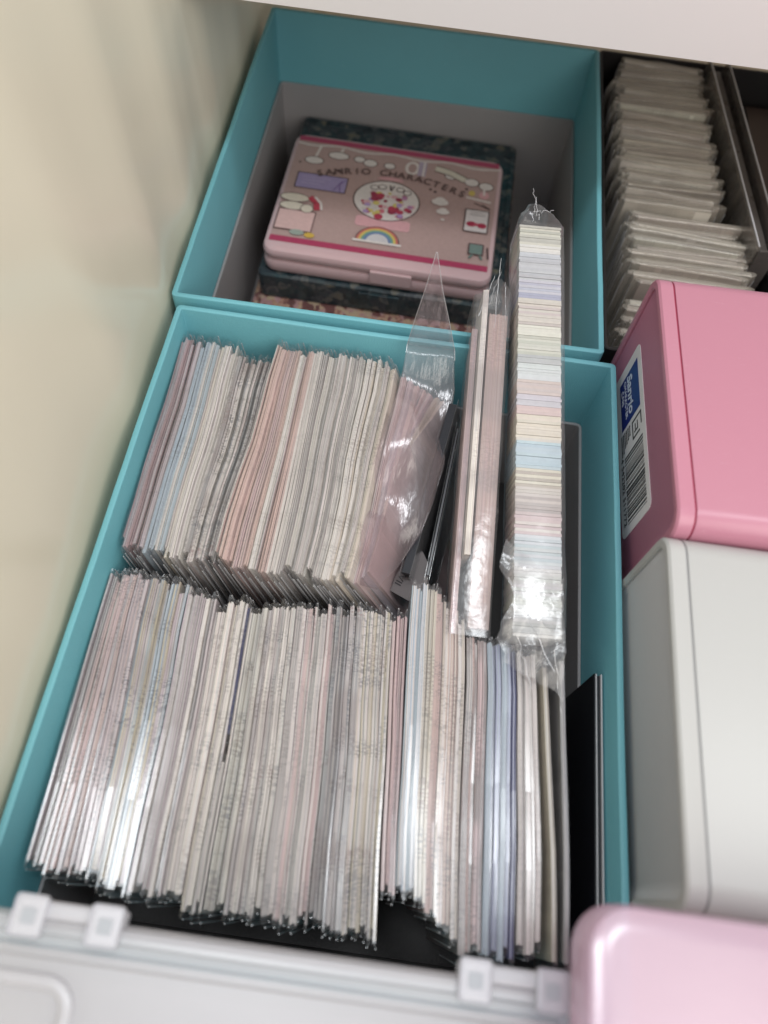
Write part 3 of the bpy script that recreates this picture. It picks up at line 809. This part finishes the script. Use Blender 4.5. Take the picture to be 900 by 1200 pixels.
# printed sheet on the lid: flat inks laid one over another
mb = MB(); lay = [CHT + .00012]
def nxt(): lay[0] += .000006
def disc(cx, cy, rx, ry, col, n=24, a0=0, a1=360):
    mb.cur = col; nxt()
    pts = [(cx + rx * math.cos(R(lerp(a0, a1, k / n))), cy + ry * math.sin(R(lerp(a0, a1, k / n))), lay[0]) for k in range(n + (0 if a1 - a0 == 360 else 1))]
    mb.poly(pts)
def quad(x0, x1, y0, y1, col, r=0.0):
    mb.cur = col; nxt()
    mb.poly([(a, b, lay[0]) for a, b in (rrect(x0, x1, y0, y1, r, 3) if r else ((x0, y0), (x1, y0), (x1, y1), (x0, y1)))])
def inkline(pts, w, col):
    mb.cur = col; nxt()
    for (x0, y0), (x1, y1) in zip(pts[:-1], pts[1:]):
        d = Vector((x1 - x0, y1 - y0)); l = d.length
        if l < 1e-7: continue
        nx, ny = -d.y / l * w / 2, d.x / l * w / 2
        mb.poly([(x0 + nx, y0 + ny, lay[0]), (x0 - nx, y0 - ny, lay[0]), (x1 - nx, y1 - ny, lay[0]), (x1 + nx, y1 + ny, lay[0])])
DK = (.09, .055, .055); WH = (.66, .60, .57); CR = (.38, .05, .11); BG = (.42, .29, .27); PK = (.62, .34, .36)
hx, hy = CWD / 2 - .003, CDP / 2 - .003
quad(-hx, hx, -hy + .0045, hy, BG)
quad(-hx, hx, hy - .0045, hy, CR); quad(-hx, hx, -hy + .0045, -hy + .0090, CR)
inkline([(-hx + k * .006, hy - .0065 - .0012 * math.sin(k * 1.1)) for k in range(22)], .0012, WH)
# hanging lamps and cups
for x, l, w in ((-.050, .013, .0055), (-.036, .006, .0062)):
    inkline([(x + .002, hy - .007), (x, hy - .007 - l)], .0014, WH); disc(x, hy - .008 - l, w + .0006, .0036, DK); disc(x, hy - .008 - l, w, .0030, WH)
for x, y, w in ((-.023, .034, .0032), (-.016, .032, .0040), (-.004, .032, .0032), (.034, .031, .0035), (.047, .028, .0042), (.056, .026, .0042), (.012, .034, .0022)):
    disc(x, y, w + .0006, w * .75 + .0006, DK); disc(x, y, w, w * .75, WH)
disc(.010, .033, .0045, .0060, WH); disc(.010, .033, .0026, .0042, BG)
inkline([(.016, .040), (.016, .027)], .0050, (.40, .33, .42)); inkline([(.017, .040), (.017, .027)], .0012, WH)
inkline([(.024, .036), (.033, .034), (.043, .029)], .0058, DK); inkline([(.024, .036), (.033, .034), (.043, .029)], .0044, (.60, .55, .46))
for x, y, r in ((-.036, .0185, .0010), (-.0335, .021, .0012), (.023, .0165, .0010), (.026, .0150, .0010), (.0445, .0215, .0010), (-.058, .024, .0008)):
    disc(x, y, r, r, DK, 10)
# shelf with flasks, lower right of the heading
inkline([(.045, .0145), (.060, .0125)], .0014, WH); disc(.0480, .0185, .0020, .0024, (.55, .42, .12)); disc(.0555, .0180, .0030, .0032, PK); inkline([(.0555, .018), (.0550, .025)], .0014, WH)
inkline([(.050, .0105), (.060, .0065), (.055, .010)], .0008, DK)
# purple sign board
quad(-.0575, -.0265, .0015, .0155, DK, .0006); quad(-.0568, -.0272, .0022, .0148, (.33, .27, .45), .0006)
for k in range(3): quad(-.054, -.043 + .003 * k, .0060 + k * .0028, .0066 + k * .0028, (.42, .36, .52))
inkline([(-.034, .003), (-.030, .012)], .0008, (.20, .13, .30)); inkline([(-.030, .003), (-.031, .009), (-.028, .013)], .0008, (.20, .13, .30))
# globe of sweets
quad(-.0170, .0150, -.0225, -.0140, PK, .002)
disc(-.0015, .0010, .0200, .0172, DK, 36); disc(-.0015, .0010, .0192, .0165, WH, 36)
disc(-.0015, .0190, .0080, .0028, PK, 24, 0, 180)
rg = random.Random(5)
sw = [(.42, .05, .09), (.55, .16, .20), (.62, .36, .38), (.40, .28, .50), (.60, .50, .16), (.30, .04, .08), (.60, .55, .52), (.45, .22, .38)]
for k in range(70):
    a = rg.uniform(0, 2 * math.pi); r = math.sqrt(rg.random())
    x, y = -.0015 + r * .0165 * math.cos(a), -.0030 + r * .0108 * math.sin(a)
    rr = rg.uniform(.0011, .0027); disc(x, y, rr, rr * rg.uniform(.7, 1), rg.choice(sw), 9)
for x, y in ((-.010, .0105), (-.0055, .0118), (.0055, .0115), (.0098, .0095)):
    disc(x, y, .0026, .0022, DK, 12); disc(x, y, .0021, .0017, WH, 12)
inkline([(-.001, .014), (0, .0095), (.0015, .014)], .0008, DK)
# rainbow
for r, c in ((.0128, DK), (.0122, (.50, .16, .13)), (.0108, (.58, .44, .12)), (.0094, (.16, .30, .24)), (.0080, (.14, .20, .34)), (.0064, (.56, .53, .54))):
    disc(-.002, -.0340, r, r * .95, c, 18, 0, 180)
quad(-.0160, .0120, -.0355, -.0338, WH)
# counter with buns on the left
quad(-.0620, -.0400, -.0350, -.0180, DK); quad(-.0613, -.0405, -.0343, -.0187, (.60, .40, .38))
for x, y, w in ((-.0545, -.0150, .0075), (-.0545, -.0080, .0085), (-.0460, -.0160, .0035)):
    disc(x, y, w + .0005, .0037, DK); disc(x, y, w, .0032, (.60, .53, .44))
inkline([(-.0460, -.0060), (-.0415, -.0100), (-.0400, -.0160)], .0036, (.42, .05, .08)); inkline([(-.0430, -.0055), (-.0388, -.0100), (-.0375, -.0155)], .0014, WH)
disc(-.0480, -.0360, .0042, .0022, (.30, .34, .30)); disc(-.0405, -.0370, .0030, .0020, (.58, .38, .08))
# puffs, bow picture, easel
for x, y, w in ((.030, .0065, .0052), (.0325, -.0015, .0040), (.0330, -.0085, .0013)):
    for dx, dy in ((-.35, -.1), (.35, -.1), (0, .25), (0, -.2)):
        disc(x + dx * w, y + dy * w, w * .62, w * .48, WH, 12)
quad(.0455, .0600, -.0150, .0040, DK, .0005); quad(.0462, .0593, -.0143, .0033, (.63, .57, .56), .0005)
disc(.0500, -.0085, .0030, .0022, (.36, .03, .07)); disc(.0562, -.0090, .0028, .0022, (.36, .03, .07)); disc(.0530, -.0085, .0014, .0014, (.45, .08, .12))
quad(.0485, .0575, -.0010, -.0002, (.4, .36, .36)); quad(.0490, .0560, .0012, .0018, (.4, .36, .36))
quad(.0500, .0590, -.0330, -.0240, DK, .0008); quad(.0508, .0582, -.0322, -.0248, (.16, .22, .20), .0006)
inkline([(.051, -.036), (.053, -.033)], .0012, (.14, .2, .18)); inkline([(.0585, -.036), (.057, -.033)], .0012, (.14, .2, .18)); inkline([(.061, -.026), (.062, -.035)], .001, DK)
mb.build('lid_print', PRINT, lid, attrs=True, fix=False)
word = 'SANRIO CHARACTERS'
x = -.044
PRINTINK = plain('brown_print_ink', (.11, .065, .06), .4)
bmw = MB()
zz = lay[0] + .00005
for k, ch in enumerate(word):
    u = (k / (len(word) - 1)) * 2 - 1
    px = u * .043 - .001; py = .0235 - .0085 * u * u
    if ch == ' ': continue
    text_mesh('letter', ch, .0076, PRINTINK, lid, Matrix.Translation((px, py, zz)) @ Matrix.Rotation(R(-20 * u), 4, 'Z') @ Matrix.Translation((0, -.002, 0)), bold=.00006, align='CENTER')

# ------------------------------------------------------------------ extruded plastic boxes on the right
def plastic_box(name, lab, y0, y1, zt, x0, x1, body, cap, seam):
    t = thing(name, lab, 'box', ((x0 + x1) / 2, (y0 + y1) / 2, FZ)); ox, oy = (x0 + x1) / 2, (y0 + y1) / 2
    H = zt - FZ; r = .0085
    def ring(x, o):
        return [(x - ox, a, b) for a, b in rrect(y0 - oy + o, y1 - oy - o, .0002 + o, H - o, r - o * .8, 7)]
    mb = MB(); mb.loops([ring(x0 + .0066, .0009), ring(x0 + .0066, .0002), ring(x0 + .0071, 0), ring(x1, 0)], True, False, True)
    mb.build('body', body, t, smooth='auto')
    mb = MB(); mb.loops([ring(x0 + .0056, .0005), ring(x0 + .0069, .0005)]); mb.build('seam', seam, t, smooth='auto')
    mb = MB(); mb.loops([ring(x0 + .0060, .0009), ring(x0 + .0058, .0001), ring(x0 + .0050, 0), ring(x0 + .0008, 0), ring(x0, .0008), ring(x0, .0030), ring(x0 + .0006, .0036), ring(x0 + .0016, .0036)])
    mb.build('end_frame', body, t, smooth='auto')
    mb = MB(); mb.loops([ring(x0 + .0014, .0034), ring(x0 + .0016, .0050), ring(x0 + .0020, .0060)], True, False, True); mb.build('end_cap', cap, t, smooth='auto')
    return t, ox, oy
XB = .2090
tp, ox, oy = plastic_box('pink_box', 'glossy pink plastic box with a barcode sticker on its end', -.1085, .0075, .0465, XB - .0005, .36, PINK, PINKCAP, SEAM)
plastic_box('white_box', 'plain white plastic box in front of the pink box', -.2235, -.1092, .0425, XB - .0028, .36, WHITEP, WHITECAP, GREYSEAM)
tp.rotation_euler = (0, 0, R(1.1))
tp.location.x -= .0008
# sticker on the pink end: u runs toward the viewer, v up
sx = XB - .0005 + .0020
def S(dx): 
    return Matrix(((0, 0, -1, sx - dx - ox), (-1, 0, 0, -.0065 - oy), (0, 1, 0, -.0085 - FZ), (0, 0, 0, 1)))
mb = MB(); L = []
for z in (0, .00015): L.append([S(0) @ Vector((a, b, z)) for a, b in rrect(0, .0800, -.003, .0285, .003, 3)])
mb.loops(L, True, True, True); lab = mb.build('sticker', STICKER, tp)
mb = MB(); mb.box(.0055, .0300, .0030, .0245, .0002, .00026, S(0)); mb.build('blue_panel', BLUEINK, lab)
text_mesh('lettering', 'Sanrio', .0078, PALEINK, lab, S(.0003) @ Matrix.Translation((.0070, .0125, .0001)), bold=.0002, shear=.25)
text_mesh('lettering', 'CHARACTER', .0034, PALEINK, lab, S(.0003) @ Matrix.Translation((.0072, .0085, .0001)))
text_mesh('lettering', 'CASE', .0034, PALEINK, lab, S(.0003) @ Matrix.Translation((.0100, .0050, .0001)))
mb = MB()
for x0, x1, y0, y1 in ((.0325, .0334, .0150, .0245), (.0405, .0414, .0150, .0225), (.0325, .0414, .0145, .0154), (.0325, .0390, .0240, .0249), (.0350, .0390, .0175, .0183), (.0350, .0390, .0200, .0208), (.0382, .0390, .0165, .0208)):
    mb.box(x0, x1, y0, y1, .0002, .00025, S(0))
mb.build('recycling_mark', INK, lab)
mb = MB(); rg = random.Random(3)
for k in range(6):
    x = .0320
    while x < .0420 - .001 * k:
        w = rg.uniform(.0004, .0011); mb.box(x, x + w, .0015 + k * .0019, .0015 + k * .0019 + .0012, .0002, .00025, S(0)); x += w + .0004
mb.build('small_print', INK, lab)
mb = MB(); x = .0445
while x < .0765:
    w = rg.choice((.0003, .0003, .0006, .0009)); mb.box(x, x + w, .0045, .0250, .0002, .00025, S(0)); x += w + rg.choice((.0003, .0004, .0006, .0009))
mb.build('barcode', INK, lab)
text_mesh('digits', '4 542202 511772', .0042, INK, lab, S(.00025) @ Matrix.Translation((.0430, .0006, .0001)), space=1.1)

# ------------------------------------------------------------------ black box of crinkly packs, back right
t = thing('black_box', 'black card box full of crinkly clear packs at the back right', 'box', (.2850, .1295, FZ))
prof = [(0, .0002), (0, .1045), (.0005, .1050), (.0015, .1050), (.0020, .1045), (.0020, .0022)]
shell(-.0830, .0830, -.1195, .1195, prof, .003, 3).build('wall', BLACKBOX, t, smooth='auto')
mb = MB(); mb.box(-.081, .081, -.1175, .1175, .0002, .0021); mb.build('base', BLACKBOX, t)
SLV = [(.62, .56, .48), (.74, .69, .60), (.50, .44, .38), (.82, .78, .69), (.64, .57, .50)]
def clearrow(n, y0, y1, x0, x1, z, lab, grp):
    for i in range(n):
        f = (i + .5) / n; y = lerp(y0, y1, f)
        a = x0 + random.uniform(-.003, .002); b = x1 + random.uniform(-.004, .003); tl = random.uniform(-.0010, .0024)
        zz = z + random.uniform(-.0030, .0022)
        h = zz - (FZ + .0023) - .002
        o = pack((b, y - tl, zz), (a, y + tl, zz), (y0 - y1) / n * .95, h, R(random.uniform(-1, 1)), SLV, random.random(), .3, .3, lab + place(i, n, 'the back'), grp, .0035, .004, name='crinkly_pack', filmmat=FILM2)
clearrow(34, .2430, .1180, .2165, .2660, -.010, 'crinkly clear pack in the long run of the black box', 'far run of packs in the black box')
clearrow(17, .1130, .0620, .2215, .2780, -.012, 'wide crinkly pack in the near run of the black box', 'near run of packs in the black box')
clearrow(8, .0560, .0240, .2190, .3000, -.022, 'low lying crinkly pack just behind the pink box', 'low packs behind the pink box')
SMOKEF = film('smoky_clear', tint=(0.72, 0.69, 0.66), refl=1.2, base=0.04, rough=0.12, haze=0.10, hazecol=(0.6, 0.56, 0.52), bump=0.2, bscale=(60, 60, 60))
# smoky case standing on edge
t = thing('smoky_case', 'smoky clear plastic case standing on edge among the crinkly packs', 'case', (.2800, .1650, FZ + .0025))
t.rotation_euler = (0, 0, R(4.5))
HC = .108
mb = MB(); mb.box(-.0030, .0030, -.078, .078, .001, HC - .0060); mb.build('tray', SMOKE, t, bevel=.0005)
for x in (-.0056, .0056):
    mb = MB(); mb.box(x - .0007, x + .0007, -.080, .080, 0, HC); mb.build('cover', SMOKEF, t, bevel=.0003)
    mb = MB(); mb.box(x - .00035, x + .00035, -.0795, .0795, HC + .0001, HC + .0006); mb.build('edge', EDGEW, t)
mb = MB(); mb.box(-.0050, .0050, -.0815, -.0802, 0, HC - .001); mb.build('spine', SMOKE, t, bevel=.0003)
t = thing('dark_print_case', 'dark brown glossy case lying right of the smoky case', 'case', (.3260, .1500, FZ + .0025))
mb = MB(); mb.box(-.030, .038, -.085, .085, 0, .088); mb.build('body', BLACKBOX, t, bevel=.001)
mb = MB(); mb.box(-.028, .036, -.083, .083, .0882, .0888); mb.build('cover_print', BROWNPRINT, t)

# ------------------------------------------------------------------ frosted containers in the foreground

def slabring(x0, x1, y0, y1, steps, r):
    mb = MB(); L = []
    for o, z in steps:
        L.append([(a, b, z) for a, b in rrect(x0 + o, x1 - o, y0 + o, y1 - o, max(r - o, .0008), 8)])
    mb.loops(L, True, True, True)
    return mb
t = thing('frosted_container', 'frosted white plastic container with two latches across the bottom foreground', 'container', (.0900, -.3200, FZ))
H = .0400 - FZ
slabring(-.094, .0890, -.060, .0620, [(.002, .0004), (0, .002), (-.000, H - .0125), (.001, H - .012)], .008).build('tub', LIDW, t, smooth='auto')
lid = slabring(-.0975, .0895, -.065, .0750, [(.002, H - .0118), (0, H - .0108), (0, H - .0018), (.0006, H - .0005), (.0018, H), (.0034, H), (.0042, H - .0012), (.0060, H - .0014), (.0068, H - .0004), (.0084, H - .0004), (.0094, H - .0020)], .007).build('lid', LIDW, t, smooth='auto')
mb = MB(); L = []
for o, z in ((0, H - .0018), (.0004, H - .0006), (.0014, H - .0002), (.0026, H - .0002), (.0034, H - .0008), (.0040, H - .0018)):
    L.append([(a, b, z) for a, b in rrect(-.082 + o, -.036 - o, -.055 + o, .0630 - o, .008 - o, 6)])
mb.loops(L); mb.build('embossed_panel', LIDW, lid, smooth='auto')
LATCH = film('latch_frosted', tint=(0.9, 0.9, 0.92), refl=1.3, base=0.03, rough=0.3, haze=0.5, hazecol=(0.74, 0.74, 0.78), bump=0.03, bscale=(60, 60, 60))
SLOT_SHADE = plain('latch_shadow_grey', (.36, .38, .41), .5)  # flat grey that paints the shade inside the latch openings
for x in (-.0430, .0712):
    la = bpy.data.objects.new('latch', None)
    mb = MB(); mb.box(x - .0140, x + .0140, .0745, .0785, H - .0060, H + .0005); la = mb.build('latch', LATCH, t, bevel=.0012)
    for s_ in (-1, 1):
        mb = MB(); mb.box(x + s_ * .0098 - .0042, x + s_ * .0098 + .0042, .0700, .0797, H + .0006, H + .0014); mb.build('hinge_block', LATCH, la, bevel=.0012)
        mb = MB(); mb.box(x + s_ * .0098 - .0018, x + s_ * .0098 + .0018, .0730, .0765, H + .0013, H + .0016); mb.build('slot_shade', SLOT_SHADE, la, bevel=.0001)
t = thing('pink_container', 'translucent pink plastic container at the bottom right corner', 'container', (.2700, -.3300, FZ))
H = .0700 - FZ
slabring(-.084, .090, -.060, .0725, [(.002, .0004), (0, .002), (0, H - .0160), (.001, H - .0155)], .012).build('tub', LIDP, t, smooth='auto')
slabring(-.0990, .095, -.065, .1060, [(.003, H - .0150), (.0006, H - .0145), (0, H - .0135), (0, H - .0030), (.0009, H - .0009), (.0030, H), (.0060, H - .0001), (.0200, H + .0002)], .011).build('lid', LIDP, t, smooth='auto')
